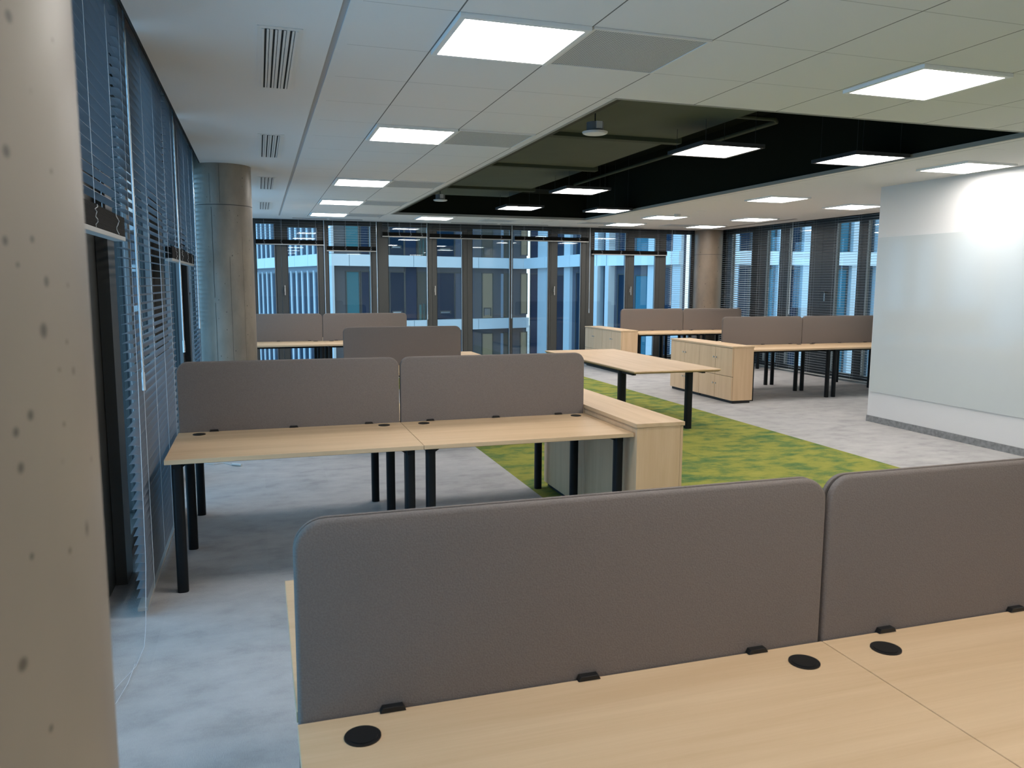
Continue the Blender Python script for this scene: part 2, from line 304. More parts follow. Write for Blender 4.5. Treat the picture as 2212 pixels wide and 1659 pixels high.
# dark pocket above the blinds
pk = MB(); pk.box(X0-.012, X0, Y0, Y1, H+.0, 3.62, M['pocket']); pk.box(-.92, X0-.012, Y0, 15.2, 2.98, 3.0, M['pocket']); struct('trim_2', pk)
pk = MB(); pk.box(X0, X1, Y1, Y1+.012, H, 3.62, M['pocket']); pk.box(-.9, 9.9, Y1+.012, 15.5, 2.98, 3.0, M['pocket']); struct('trim_3', pk)
pk = MB(); pk.box(X1, X1+.012, 7.75, Y1, H, 3.62, M['pocket']); pk.box(X1+.012, 9.9, 7.75, 15.2, 2.98, 3.0, M['pocket']); struct('trim_4', pk)
# walls
struct('wall_right', B(7.06, 7.20, Y0, 7.76, 0, 3.62, M['wallp']))
struct('wall_corner', B(7.20, 9.95, 7.60, 7.76, 0, 3.62, M['wallp']))
struct('wall_back', B(-.95, 7.06, Y0-.1, Y0, 0, 3.62, M['wallp']))
struct('wall_left', B(-.98, -.80, Y0, -1.0, 0, 3.62, M['wallp']))
struct('baseboard_right', B(7.045, 7.06, Y0, 7.76, 0, .075, M['skirting']))
bd = B(7.048, 7.058, -1.0, 7.74, .37, 2.21, M['board']).build('glass_board')
tag(bd, 'large white glass writing board covering the right wall', 'board')

# columns
def column(name, cx, cy_, r, m, label, marks):
    t = thing(name, label, 'column', (cx, cy_, 0))
    b = MB(); b.cyl(cx, cy_, 0, 2.97, r, m, 64); b.build('shaft', t, smooth=True)
    if marks:
        j = MB(); n = 64; rr = r+.001
        for z0 in marks['rings']:
            vs = []
            for i in range(n):
                a = 2*math.pi*i/n; vs += [(cx+rr*math.cos(a), cy_+rr*math.sin(a), z0), (cx+rr*math.cos(a), cy_+rr*math.sin(a), z0+.007)]
            j.add(vs, [(2*i, (2*i+2) % (2*n), (2*i+3) % (2*n), 2*i+1) for i in range(n)], M['joint'])
        for a, z0, z1, wd in marks['lines']:
            a = math.radians(a); vs = []
            for k in range(12):
                z = z0+(z1-z0)*k/11; da = random.uniform(-.006, .006)
                for s_ in (-1, 1): vs.append((cx+rr*math.cos(a+da+s_*wd/r/2), cy_+rr*math.sin(a+da+s_*wd/r/2), z))
            j.add(vs, [(2*k, 2*k+1, 2*k+3, 2*k+2) for k in range(11)], M['joint'])
        j.build('formwork_joint', t)
    return t
column('concrete_column', -.42, .52, .32, M['pillar'], 'beige concrete column at the left edge, close up and blurred', None)
column('concrete_column', -.305, 8.60, .272, M['column'], 'grey concrete column standing at the left blinds', dict(rings=[2.40], lines=[(-112, 0, 1.45, .004), (-113, 1.5, 2.38, .005), (-95, 2.42, 2.79, .003), (-80, 0.2, 1.9, .003), (-115, 2.42, 2.7, .003), (-52, .2, 2.1, .002)]))
column('concrete_column', 9.28, 15.13, .30, M['column2'], 'brown concrete column in the far right corner between the window walls', dict(rings=[2.28], lines=[]))

# ---------------------------------------------------------------- windows
def bay(name, ax, plane, a0, a1, g0, g1, gtop=2.72, gbot=.12, handle=None, deep=.10):
    """a framed bay: ax 'x' runs along x at y=plane, ax 'y' runs along y at x=plane; inside is the low-y (or given) side"""
    t = thing(name, None, None, ((a0+a1)/2, plane, 0) if ax == 'x' else (plane, (a0+a1)/2, 0), kind='structure')
    def bx(b, u0, u1, d0, d1, z0, z1, m):
        if ax == 'x': b.box(u0, u1, plane+d0, plane+d1, z0, z1, m)
        elif plane < 0: b.box(plane-d1, plane-d0, u0, u1, z0, z1, m)
        else: b.box(plane+d0, plane+d1, u0, u1, z0, z1, m)
    f = MB(); e = .0015
    bx(f, a0+e, g0, 0, deep, 0.001, 2.975, M['frame']); bx(f, g1, a1-e, 0, deep, 0.001, 2.975, M['frame'])
    bx(f, g0, g1, 0, deep, gtop, 2.975, M['frame']); bx(f, g0, g1, 0, deep, 0.001, gbot, M['frame'])
    for u in (g0, g1-.012): bx(f, u, u+.012, .012, .05, gbot, gtop, M['gasket'])
    f.build('frame', t, bevel=.003)
    s_ = MB(); bx(s_, g1-.028, g1-.012, -.003, .03, gbot, gtop, M['frame_light']); s_.build('glazing_strip', t)
    p = MB(); bx(p, g0, g1, .055, .061, gbot, gtop, M['glass']); p.build('pane', t)
    if handle is not None:
        h = MB()
        if ax == 'x':
            h.box(handle-.012, handle+.012, plane-.012, plane, 1.48, 1.55, M['knob']); h.box(handle-.009, handle+.009, plane-.05, plane-.035, 1.42, 1.60, M['knob']); h.box(handle-.008, handle+.008, plane-.04, plane-.01, 1.51, 1.53, M['knob'])
        else:
            s2 = 1 if plane < 0 else -1
            a, b_ = sorted((plane, plane+s2*.05)); h.box(a, b_, handle-.009, handle+.009, 1.51, 1.53, M['knob']); a, b_ = sorted((plane+s2*.035, plane+s2*.05)); h.box(a, b_, handle-.009, handle+.009, 1.36, 1.53, M['knob'])
        h.build('handle', t)
    return t
wn = [0]
def win(*a, **k): wn[0] += 1; return bay('window_%d' % wn[0], *a, **k)
FY = 15.30
win('x', FY, -.85, -.10, -.77, -.18)
win('x', FY, -.10, .42, -.02, .33)
win('x', FY, .42, 1.18, .53, 1.09, gtop=2.66, handle=.47)
win('x', FY, 1.18, 2.20, 1.27, 2.08)
win('x', FY, 2.20, 3.25, 2.39, 3.17)
win('x', FY, 3.25, 3.96, 3.34, 3.87, gtop=2.66, handle=3.30)
win('x', FY, 3.96, 4.88, 4.06, 4.86)
win('x', FY, 4.88, 5.72, 4.90, 5.68)
win('x', FY, 5.72, 6.50, 5.86, 6.40, gtop=2.66, handle=5.79)
win('x', FY, 6.50, 7.46, 6.68, 7.42)
win('x', FY, 7.46, 8.20, 7.60, 8.12, gtop=2.62, handle=7.52)
win('x', FY, 8.20, 9.05, 8.35, 8.98)
win('x', FY, 9.05, 9.88, 9.12, 9.70)
# left wall, glass at x = -0.84
LX = -.80
edges = [(-1.0, .18, .92), (.18, .0, 0)]
ys = [(-1.0, -.92, .02, .10), (.10, .18, 1.0, 1.10), (1.10, 1.18, 1.95, 2.15), (2.15, 2.36, 3.30, 3.36), (3.36, 3.42, 4.32, 4.62), (4.62, 4.80, 5.72, 5.78), (5.78, 5.84, 6.76, 6.98), (6.98, 7.22, 8.14, 8.20), (8.20, 8.26, 9.2, 9.42), (9.42, 9.64, 10.6, 10.66), (10.66, 10.72, 11.7, 11.92), (11.92, 12.12, 13.1, 13.16), (13.16, 13.22, 14.2, 14.42), (14.42, 14.6, 15.1, 15.29)]
for a0, g0, g1, a1 in ys: win('y', LX, a0, a1, g0, g1, handle=(9.85 if a0 == 9.42 else None), gtop=2.74, gbot=.10)
# deep posts of the left curtain wall
po = MB()
for y in (2.17, 4.70, 7.05, 9.50): po.box(LX+.003, LX+.06, y-.10, y+.10, .001, 2.975, M['frame'])
struct('trim_5', po, 'dark posts of the left window wall')
# right wall, glass at x = 9.84
RX = 9.80
rs = [(7.78, 8.0, 8.8, 8.95), (8.95, 9.1, 9.9, 10.05), (10.05, 10.2, 11.02, 11.12), (11.12, 11.22, 11.78, 12.12), (12.12, 12.46, 13.1, 13.2), (13.2, 13.36, 13.80, 14.05), (14.05, 14.3, 15.05, 15.29)]
for a0, g0, g1, a1 in rs: win('y', RX, a0, a1, g0, g1, gtop=2.74, gbot=.10, handle=(11.95 if a0 == 11.12 else None))
wb = MB(); wb.box(9.803, 9.95, 7.76, 15.3, 3.0, 3.62, M['frame']); wb.box(-.95, -.803, -1, 15.3, 3.0, 3.62, M['frame']); wb.box(-.95, 9.95, 15.3, 15.45, 3.0, 3.62, M['frame'])
struct('trim_6', wb)

# ---------------------------------------------------------------- blinds
def blind(ax, plane, a0, a1, zbot, label, group, stack=0.0, wand=None, wand_z=1.12, pitch=.045, tilt=0.0, nladder=4, cord_end=None, ztop=2.93):
    inside = 1 if (ax == 'y' and plane < 0) else -1
    o3 = ((a0+a1)/2, plane, zbot) if ax == 'x' else (plane, (a0+a1)/2, zbot)
    t = thing('venetian_blind', label, 'blind', o3, group)
    def P(u, d, z): return (u, plane+d, z) if ax == 'x' else (plane+d, u, z)
    def bx(b, u0, u1, d0, d1, z0, z1, m):
        p, q = P(u0, d0, z0), P(u1, d1, z1); b.box(min(p[0], q[0]), max(p[0], q[0]), min(p[1], q[1]), max(p[1], q[1]), min(p[2], q[2]), max(p[2], q[2]), m)
    hr = MB(); bx(hr, a0, a1, -.026, .026, ztop, ztop+.045, M['rail']); hr.build('head_rail', t)
    s_ = MB(); W2 = .024; zs = zbot+.022+stack; n = int((ztop-.02-zs)/pitch)
    ct, st = math.cos(tilt), math.sin(tilt)
    for i in range(n):
        zc = ztop-.02-(i+.5)*pitch; prof = []
        for k in range(5):
            q = -1+k*.5; prof.append((q*W2, .0035*(1-q*q)+.0006))
        for k in range(5):
            q = 1-k*.5; prof.append((q*W2, .0035*(1-q*q)-.0006))
        pr = [(d*ct-z*st, zc+d*st+z*ct) for d, z in prof]; sag = random.uniform(-.0012, .0012)
        vs = [P(a0+.004, d, z) for d, z in pr] + [P(a1-.004, d, z+sag) for d, z in pr]; m_ = len(pr)
        s_.add(vs, [(i2, (i2+1) % m_, m_+(i2+1) % m_, m_+i2) for i2 in range(m_)] + [tuple(range(m_))[::-1], tuple(range(m_, 2*m_))], M['slat'])
    s_.build('slats', t, smooth=True)
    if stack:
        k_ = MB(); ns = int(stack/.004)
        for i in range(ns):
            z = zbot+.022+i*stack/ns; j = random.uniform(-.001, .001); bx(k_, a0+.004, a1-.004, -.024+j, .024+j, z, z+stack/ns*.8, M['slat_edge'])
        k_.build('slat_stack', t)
        for k in range(nladder):
            lc = MB(); u = a0+(a1-a0)*(k+.5)/nladder; d = .030*inside
            pts = [P(u+random.uniform(-.02, .02), d+random.uniform(-.004, .004), zbot+.02+stack*q/9) for q in range(10)]
            lc.tube(pts, .0016, M['cord'], 5); lc.build('bunched_cord', t)
    br = MB(); bx(br, a0, a1, -.024, .024, zbot, zbot+.020, M['rail']); br.build('bottom_rail', t, bevel=.002)
    for k in range(nladder):
        u = a0+(a1-a0)*(k+.5)/nladder if nladder > 2 else a0+(a1-a0)*(.2+.6*k)
        l_ = MB()
        for d in (-.027, .027): l_.tube([P(u, d, zs), P(u, d, ztop)], .0011, M['cord'], 4)
        l_.build('ladder_cord', t)
    if wand is not None:
        l_ = MB(); d = .045*inside if ax == 'y' else -.045
        l_.tube([P(wand, d, wand_z+.08), P(wand, d, ztop-.02)], .0055, M['wand'], 8); l_.tube([P(wand, d, wand_z), P(wand, d, wand_z+.09)], .0085, M['wand'], 8)
        l_.build('wand', t)
    if cord_end:
        l_ = MB(); l_.tube(cord_end, .0011, M['cord'], 5); l_.build('pull_cord', t)
    return t
g = 'venetian blinds along the left windows'
cordp = [(-.552, 4.02, 2.9), (-.552, 4.02, 1.2), (-.56, 4.0, .3), (-.56, 3.9, .05), (-.55, 3.75, .006), (-.56, 3.55, .005), (-.60, 3.42, .005), (-.63, 3.3, .005), (-.62, 3.19, .005), (-.59, 3.25, .005), (-.57, 3.4, .006), (-.565, 3.58, .006)]
blind('y', -.60, 2.16, 4.06, 1.835, 'blind nearest the beige column, raised above head height with stacked slats', g, stack=.085, tilt=.10)
blind('y', -.60, 4.11, 6.10, .03, 'blind lowered to the floor just behind the left window desks', g, wand=4.22, wand_z=1.12, tilt=-.06, cord_end=cordp)
blind('y', -.60, 6.15, 8.18, 1.80, 'half raised blind in front of the grey concrete column', g, stack=.085, wand=6.45, wand_z=1.12, tilt=.10)
blind('y', -.605, 8.22, 10.2, .03, 'lowered blind squeezed behind the grey concrete column', g, wand=8.30, wand_z=1.2, tilt=.15)
g = 'venetian blinds along the far windows'
blind('x', 15.24, -.02, 1.20, 2.335, 'short far blind beside the grey column, over the striped facade view', g, stack=.075, wand=1.19, wand_z=.95)
blind('x', 15.24, 1.24, 2.17, 2.235, 'far blind hanging lowest of the left three, right of the first wand', g, stack=.075, wand=2.16, wand_z=.95)
blind('x', 15.24, 2.28, 3.14, 2.52, 'small far blind pulled high, third from the grey column', g, stack=.07, wand=3.13, wand_z=.95)
blind('x', 15.24, 3.19, 4.84, 2.51, 'wide far blind pulled high, left of the middle mullion', g, stack=.07, wand=4.85, wand_z=.95)
blind('x', 15.24, 4.92, 6.52, 2.50, 'wide far blind pulled high, right of the middle mullion', g, stack=.07, wand=6.54, wand_z=1.05)
blind('x', 15.24, 6.60, 8.34, 2.25, 'wide far blind hanging lower, behind the far right desk', g, stack=.075)
blind('x', 15.24, 8.40, 8.98, .03, 'narrow far blind let down fully beside the brown column', g, wand=8.43, wand_z=1.2, tilt=.1, nladder=2)
g = 'venetian blinds along the right windows'
blind('y', 9.62, 14.0, 15.1, .03, 'dark lowered blind right beside the brown corner column', g, tilt=.38, nladder=3)
blind('y', 9.62, 12.45, 13.96, .03, 'lowered blind in the middle of the right windows, with hanging wand', g, wand=12.7, wand_z=1.1)
blind('y', 9.62, 9.6, 12.41, .03, 'wide lowered blind next to the white wall end', g, nladder=5)

# ---------------------------------------------------------------- desks, screens, cabinets
TZ = .74
def bench(x0, x1, yc, label, group='double desks with oak tops and black legs', grom=(.125, -.12)):
    t = thing('double_desk', label, 'desk', ((x0+x1)/2, yc, 0), group)
    D = .81
    for s_ in (-1, 1):
        y0, y1 = sorted((yc+s_*.025, yc+s_*D)); tp = MB(); tp.box(x0+.001, x1-.001, y0, y1, TZ-.025, TZ, M['top']); tp.build('desktop', t, bevel=.002)
        for gx in (x0+grom[0], x1+grom[1]):
            gr = MB(); gy = yc+s_*.11; gr.cyl(gx, gy, TZ, TZ+.003, .037, M['plastic'], 28); gr.cyl(gx, gy, TZ+.003, TZ+.0045, .030, M['plastic'], 28); gr.build('grommet', t)
    lx = (x0+.055, x1-.065)
    for x in lx:
        for y in (yc-.72, yc, yc+.76):
            l_ = MB(); l_.post(x, y, 0, TZ-.026, .056, M['black']); l_.build('leg', t, smooth=True)
    r = MB()
    for x in lx: r.box(x-.02, x+.02, yc-.75, yc+.75, TZ-.062, TZ-.026, M['black'])
    for y in (yc-.62, yc+.62): r.box(lx[0], lx[1], y-.02, y+.02, TZ-.062, TZ-.027, M['black'])
    for x, s_ in ((lx[0], -1), (lx[1], 1)):
        for y in (yc-.72, yc+.76): r.prism([(x-s_*.02, TZ-.062), (x-s_*.07, TZ-.03), (x-s_*.02, TZ-.03)] if s_ > 0 else [(x+.02, TZ-.062), (x+.07, TZ-.03), (x+.02, TZ-.03)], 'y', y-.012, y+.012, M['black'])
    r.build('frame', t)
    return t
def screen(x0, x1, yc, label, group='fabric desk screens', ztop=1.17):
    t = thing('desk_screen', label, 'desk screen', ((x0+x1)/2, yc, TZ), group)
    x0 += .004; x1 -= .004; z0 = .716; R_ = .065
    def outline(ins):
        pts = [(x0+ins, z0), (x1-ins, z0)]
        for cx, a0 in ((x1-R_, 0), (x0+R_, 90)):
            for k in range(9): a = math.radians(a0+k*11.25); pts.append((cx+(R_-ins)*math.cos(a), ztop-R_+(R_-ins)*math.sin(a)))
        return pts
    for s_, nm in ((-1, 'front_pad'), (1, 'rear_pad')):
        b = MB(); lay = [(.0046, .0012), (.006, 0), (.012, 0), (.0165, .0015), (.0195, .005), (.0205, .010)]
        rings = [[(x, yc+s_*d, z) for x, z in outline(i)] for d, i in lay]; n = len(rings[0])
        vs = [p for r in rings for p in r]; fs = []
        for q in range(len(rings)-1):
            for i in range(n): fs.append((q*n+i, q*n+(i+1) % n, (q+1)*n+(i+1) % n, (q+1)*n+i))
        fs += [tuple(range(n)), tuple(range((len(rings)-1)*n, len(rings)*n))]
        b.add(vs, fs, M['fabric']); b.build(nm, t, smooth=True)
    b = MB(); b.prism(outline(.008), 'y', yc-.0044, yc+.0044, M['piping']); b.build('piping', t, label='black seam between the two pads')
    for s_ in (-1, 1):
        for f in (.15, .5, .85):
            x = x0+(x1-x0)*f; c_ = MB(); ya, yb = sorted((yc+s_*.0207, yc+s_*.038))
            c_.prism([(x-.028, TZ+.0005), (x+.028, TZ+.0005), (x+.022, TZ+.012), (x-.022, TZ+.012)], 'y', ya, yb, M['plastic']); c_.build('clamp', t, bevel=.001)
    return t
def cabinet(x0, x1, y0, y1, face, label, group, tiers=True):
    """low four-door cabinet; doors on the side 'face' (+1: high x, -1: low x)"""
    t = thing('cabinet', label, 'cabinet', ((x0+x1)/2, (y0+y1)/2, 0), group); z0, z1 = .04, .774
    b = MB(); b.box(x0+(.020 if face < 0 else 0), x1-(.020 if face > 0 else 0), y0+.001, y1-.001, z0, z1, M['side']); gx = x1-.020 if face > 0 else x0+.020; b.box(min(gx, gx+face*.0015), max(gx, gx+face*.0015), y0+.002, y1-.002, z0+.002, z1-.001, M['plinth']); b.build('body', t, bevel=.001)  # black sheet behind the doors: shade of the gaps put in as colour
    p = MB(); p.box(x0+.03, x1-.03, y0+.012, y1-.012, 0.0, z0, M['plinth']); p.build('plinth', t)
    ym = (y0+y1)/2; zm = .375
    fx = (x1-.018, x1) if face > 0 else (x0, x0+.018)
    for i, (a, c_) in enumerate(((y0+.003, ym-.003), (ym+.003, y1-.003))):
        for (za, zb) in ((z0+.003, zm-.003), (zm+.003, z1-.004)):
            d = MB(); d.box(fx[0], fx[1], a, c_, za, zb, M['side']); dd = d.build('door', t, bevel=.001)
            ky = c_-.03 if i == 0 else a+.03; kz = za+(zb-za)*.62; k = MB(); xs = x1 if face > 0 else x0
            k.tube([(xs, ky, kz), (xs+face*.008, ky, kz)], .005, M['knob'], 12); k.tube([(xs+face*.008, ky, kz), (xs+face*.018, ky, kz)], .012, M['knob'], 12); k.build('knob', dd)
    return t
def cab_top(x0, x1, y0, y1, label):
    b = B(x0-.008, x1+.008, y0-.004, y1+.004, .775, .80, M['topy']); o = b.build('worktop', bevel=.0015); tag(o, label, 'worktop', 'oak boards across the cabinets'); return o

# nearest cluster
bench(.045, 1.352, 1.62, 'nearest double desk, left half, with black cable grommets'); bench(1.352, 2.66, 1.62, 'nearest double desk at the lower right corner, cut by the frame')
screen(.045, 1.352, 1.62, 'large taupe screen on the nearest left desk'); screen(1.352, 2.66, 1.62, 'taupe screen on the nearest right desk, running out of frame')
# second cluster
bench(-.495, .862, 5.13, 'double desk beside the left window blind, second row'); bench(.862, 2.175, 5.13, 'double desk in the second row touching the oak cabinet', grom=(.14, -.10))
screen(-.495, .862, 5.13, 'grey screen on the desk beside the left window blind'); screen(.862, 2.175, 5.13, 'grey screen on the second row desk next to the oak cabinet')
cabinet(2.185, 2.505, 4.30, 5.125, 1, 'near oak cabinet at the end of the second desk row', 'oak cabinets at the second row'); cabinet(2.185, 2.505, 5.125, 5.95, 1, 'rear oak cabinet at the end of the second desk row, behind the screen end', 'oak cabinets at the second row')
cab_top(2.185, 2.505, 4.30, 5.95, 'oak board over the two cabinets ending the second desk row')
# third cluster
bench(.86, 2.19, 8.77, 'double desk mostly hidden behind the second row screens'); screen(.86, 2.19, 8.77, 'dark single screen standing alone behind the second row')
cabinet(2.20, 2.52, 7.95, 8.78, 1, 'hidden oak cabinet right of the single dark screen, near one', 'oak cabinets at the third row'); cabinet(2.20, 2.52, 8.78, 9.6, 1, 'oak cabinet right of the single dark screen, far one', 'oak cabinets at the third row')
cab_top(2.20, 2.52, 7.95, 9.6, 'oak board just visible right of the single dark screen')
# far left cluster
bench(-.41, .945, 12.80, 'far left double desk partly behind the grey column'); bench(.945, 2.29, 12.80, 'far left double desk behind the single dark screen')
screen(-.41, .945, 12.80, 'far left screen next to the grey column'); screen(.945, 2.29, 12.80, 'far left screen right of the narrow gap, ending before the open window')
# far right cluster
bench(6.70, 8.07, 14.02, 'farthest right double desk beside the far oak cabinet'); bench(8.07, 9.42, 14.02, 'farthest right double desk near the brown corner column')
screen(6.70, 8.07, 14.02, 'taupe screen farthest away behind the far oak cabinet'); screen(8.07, 9.42, 14.02, 'taupe screen in front of the brown corner column')
cabinet(6.32, 6.66, 13.18, 14.02, -1, 'near unit of the oak cabinets by the far windows', 'oak cabinets by the far windows'); cabinet(6.32, 6.66, 14.02, 14.86, -1, 'rear unit of the oak cabinets by the far windows', 'oak cabinets by the far windows')
cab_top(6.32, 6.66, 13.18, 14.86, 'oak board over the cabinets by the far windows')
# right cluster
bench(6.61, 8.03, 10.32, 'right double desk joined to the four-door cabinets'); bench(8.03, 9.45, 10.32, 'right double desk running behind the white wall end')
screen(6.61, 8.03, 10.32, 'taupe screen behind the right oak cabinets'); screen(8.03, 9.45, 10.32, 'taupe screen meeting the white wall end')
cabinet(6.22, 6.56, 9.42, 10.28, -1, 'near unit of the oak cabinets beside the meeting table', 'oak cabinets beside the meeting table'); cabinet(6.22, 6.56, 10.28, 11.14, -1, 'rear unit of the oak cabinets beside the meeting table', 'oak cabinets beside the meeting table')
cab_top(6.22, 6.56, 9.42, 11.14, 'oak board over the cabinets beside the meeting table')
# meeting table
t = thing('meeting_table', 'large rectangular oak table with black legs on the green carpet', 'table', (4.24, 8.78, 0))
b = MB(); x0, x1, y0, y1 = 3.72, 4.76, 7.42, 10.15; e = .018
vs = [(x0+e, y0+e, TZ-.028), (x1-e, y0+e, TZ-.028), (x1-e, y1-e, TZ-.028), (x0+e, y1-e, TZ-.028)]
b.add(vs + [(x0, y0, TZ-.012), (x1, y0, TZ-.012), (x1, y1, TZ-.012), (x0, y1, TZ-.012)], [(3, 2, 1, 0), (0, 1, 5, 4), (1, 2, 6, 5), (2, 3, 7, 6), (3, 0, 4, 7)], M['edge'])
b.box(x0, x1, y0, y1, TZ-.012, TZ, M['topy']); b.build('tabletop', t)
for x in (3.82, 4.67):
    for y in (7.93, 9.65): l_ = MB(); l_.post(x, y, 0, TZ-.028, .075, M['black'], r=.25); l_.build('leg', t, smooth=True)
r = MB()
for x in (3.82, 4.67): r.box(x-.02, x+.02, 7.62, 9.95, TZ-.065, TZ-.028, M['black'])
for y in (7.93, 9.65): r.box(3.82, 4.67, y-.02, y+.02, TZ-.065, TZ-.029, M['black'])
r.build('frame', t)
# cable on the carpet
cb = MB(); cb.tube([(-.55, 7.62, .006), (-.45, 7.52, .005), (-.36, 7.56, .005), (-.27, 7.43, .006)], .0035, M['cable'], 6); cb.tube([(-.28, 7.445, .012), (-.20, 7.38, .012)], .012, M['cable'], 8)
tag(cb.build('cable'), 'white cable end lying on the carpet under the window desk', 'cable')

# ---------------------------------------------------------------- ceiling fittings
def ceiling_lamp(x, y, s_, label, group, z=H, sus=False, sy=None):
    sy = sy or s_; t = thing('ceiling_lamp', label, 'ceiling lamp', (x+s_/2, y+sy/2, z), group); f = MB(); w_ = .026; zb = z-.012 if sus else z-.020; fm = M['dark_frame'] if sus else M['lamp_frame']
    zt = z+.02 if sus else z-.0005
    for a in ((x, x+w_, y, y+sy), (x+s_-w_, x+s_, y, y+sy), (x+w_, x+s_-w_, y, y+w_), (x+w_, x+s_-w_, y+sy-w_, y+sy)): f.box(*a, zb, zt, fm)
    if sus: f.box(x+w_, x+s_-w_, y+w_, y+sy-w_, z+.008, z+.02, fm)
    f.build('frame', t)
    d = MB(); d.box(x+w_, x+s_-w_, y+w_, y+sy-w_, *((zb+.004, zb+.008) if sus else (z-.010, z-.006)), M['lamp']); d.build('diffuser', t)
    if sus:
        for px in (x+.06, x+s_-.06):
            for py in (y+.06, y+sy-.06): k = MB(); k.tube([(px, py, z+.02), (px, py, 3.62)], .002, M['dark_frame'], 5); k.build('wire', t)
    return t
rows = [3.435, 5.95, 9.03, 11.36, 13.5]
nm = ['nearest and largest of the ceiling lamps in the left row', 'second lamp of the left ceiling row, above the desk by the blind', 'third lamp of the left ceiling row', 'fourth lamp of the left ceiling row', 'farthest lamp of the left ceiling row, by the far windows']
for y, l_ in zip(rows, nm): ceiling_lamp(.862, y, .61, l_, 'square lamps in the left tile ceiling')
right = [(3.355, 3.435, 'big square lamp in the tiles right of the open recess corner'), (6.30, 5.86, 'lamp beside the white wall top'), (6.38, 8.92, 'lamp in the plain ceiling beyond the recess, above the cabinets'), (8.06, 9.42, 'lamp in the plain ceiling nearest the white wall end'),
 (6.38, 12.02, 'far lamp with a smoke detector against its edge'), (8.06, 11.87, 'far lamp above the right blinds'), (6.45, 13.72, 'farthest lamp left of the brown column'), (8.20, 13.70, 'farthest lamp by the brown corner column'), (2.70, 13.62, 'flat lamp between the recess end and the far windows')]
for x, y, l_ in right: ceiling_lamp(x, y, .61, l_, 'square lamps in the right and far ceiling')
for x, y in ((.862, .9), (.862, -1.7), (3.355, .9), (3.355, -1.7), (5.87, 3.435), (5.87, .9), (5.87, -1.7)): ceiling_lamp(x, y, .61, 'unseen lamp added for light, continuing the ceiling rows behind or beside the viewpoint', 'unseen lamps added for light')  # unseen lamps continuing the rows, added to light the room
void = [(3.54, 5.91, 'suspended lamp nearest the round speaker in the dark recess'), (5.07, 5.90, 'suspended lamp at the right edge of the dark recess'), (3.59, 9.10, 'suspended lamp in the middle of the dark recess'), (3.58, 11.48, 'suspended lamp at the far left end of the dark recess'), (5.03, 11.42, 'suspended lamp at the far right end of the dark recess')]
for x, y, l_ in void: ceiling_lamp(x, y, .60, l_, 'lamps hung in the dark ceiling recess', z=2.812, sus=True)
def grille(x0, x1, y0, y1, label):
    t = thing('air_grille', label, 'air vent', ((x0+x1)/2, (y0+y1)/2, H), 'perforated air grilles beside the left lamps'); f = MB(); w_ = .014
    for a in ((x0, x0+w_, y0, y1), (x1-w_, x1, y0, y1), (x0+w_, x1-w_, y0, y0+w_), (x0+w_, x1-w_, y1-w_, y1)): f.box(*a, H-.010, H-.0005, M['vent'])
    f.build('frame', t); p = MB(); p.box(x0+w_, x1-w_, y0+w_, y1-w_, H-.006, H-.001, M['perf']); p.build('perforated_panel', t)
for y, l_ in zip(rows, ('large perforated grille beside the nearest lamp', 'perforated grille beside the second left lamp', 'perforated grille beside the third left lamp', 'perforated grille beside the fourth left lamp', 'perforated grille beside the farthest left lamp')): grille(1.482, 2.09, y, y+.61, l_)
for x, y, l_ in ((5.84, 13.72, 'grille left of the farthest lamp beyond the recess'), (7.58, 13.70, 'grille left of the lamp by the brown column'), (3.92, 13.85, 'grille between the recess end and the far windows')): grille(x, x+.6, y, y+.5, l_)
def slot_vent(x0, x1, y0, y1, label):
    t = thing('slot_vent', label, 'air vent', ((x0+x1)/2, (y0+y1)/2, H), 'four-slot vents in the left plaster ceiling')
    f = MB(); f.box(x0, x1, y0, y1, H-.004, H-.0005, M['vent']); n = 4; w_ = (x1-x0-.05)/n
    for k in range(n+1): f.box(x0+.025+k*w_-.006, x0+.025+k*w_+.006, y0+.03, y1-.03, H-.008, H-.004, M['vent'])
    f.build('frame', t)
    for k in range(n): s_ = MB(); s_.box(x0+.033+k*w_, x0+.017+(k+1)*w_, y0+.03, y1-.03, H-.0055, H-.0042, M['ventdark']); s_.box(x0+.025+k*w_+w_*.45, x0+.025+k*w_+w_*.72, y0+.03, y1-.03, H-.0075, H-.0056, M['vent']); s_.build('slot', t)
for y, l_ in ((3.89, 'four-slot vent nearest in the left ceiling'), (6.62, 'four-slot vent second from the front, left ceiling'), (9.25, 'four-slot vent third from the front, left ceiling'), (12.1, 'four-slot vent farthest in the left ceiling')): slot_vent(.035, .235, y, y+1.2, l_)
for i, (x0, x1, y, l_) in enumerate(((.62, 1.22, 14.86, 'dark slot diffuser leftmost along the far windows'), (1.27, 1.86, 14.86, 'dark slot diffuser second along the far windows'), (3.54, 4.45, 14.9, 'dark slot diffuser third along the far windows'), (4.52, 5.5, 14.9, 'dark slot diffuser fourth along the far windows'), (6.6, 7.6, 14.9, 'dark slot diffuser above the far right screen'))):
    tag(B(x0, x1, y-.03, y+.03, H-.006, H-.0005, M['slot']).build('slot_diffuser'), l_, 'air vent', 'slot diffusers along the far windows')
for y0, y1, l_ in ((11.9, 13.1, 'slot diffuser along the right windows, nearer one'), (13.15, 14.35, 'slot diffuser along the right windows, farther one')): tag(B(9.0, 9.06, y0, y1, H-.006, H-.0005, M['slot']).build('slot_diffuser'), l_, 'air vent', 'slot diffusers along the right windows')
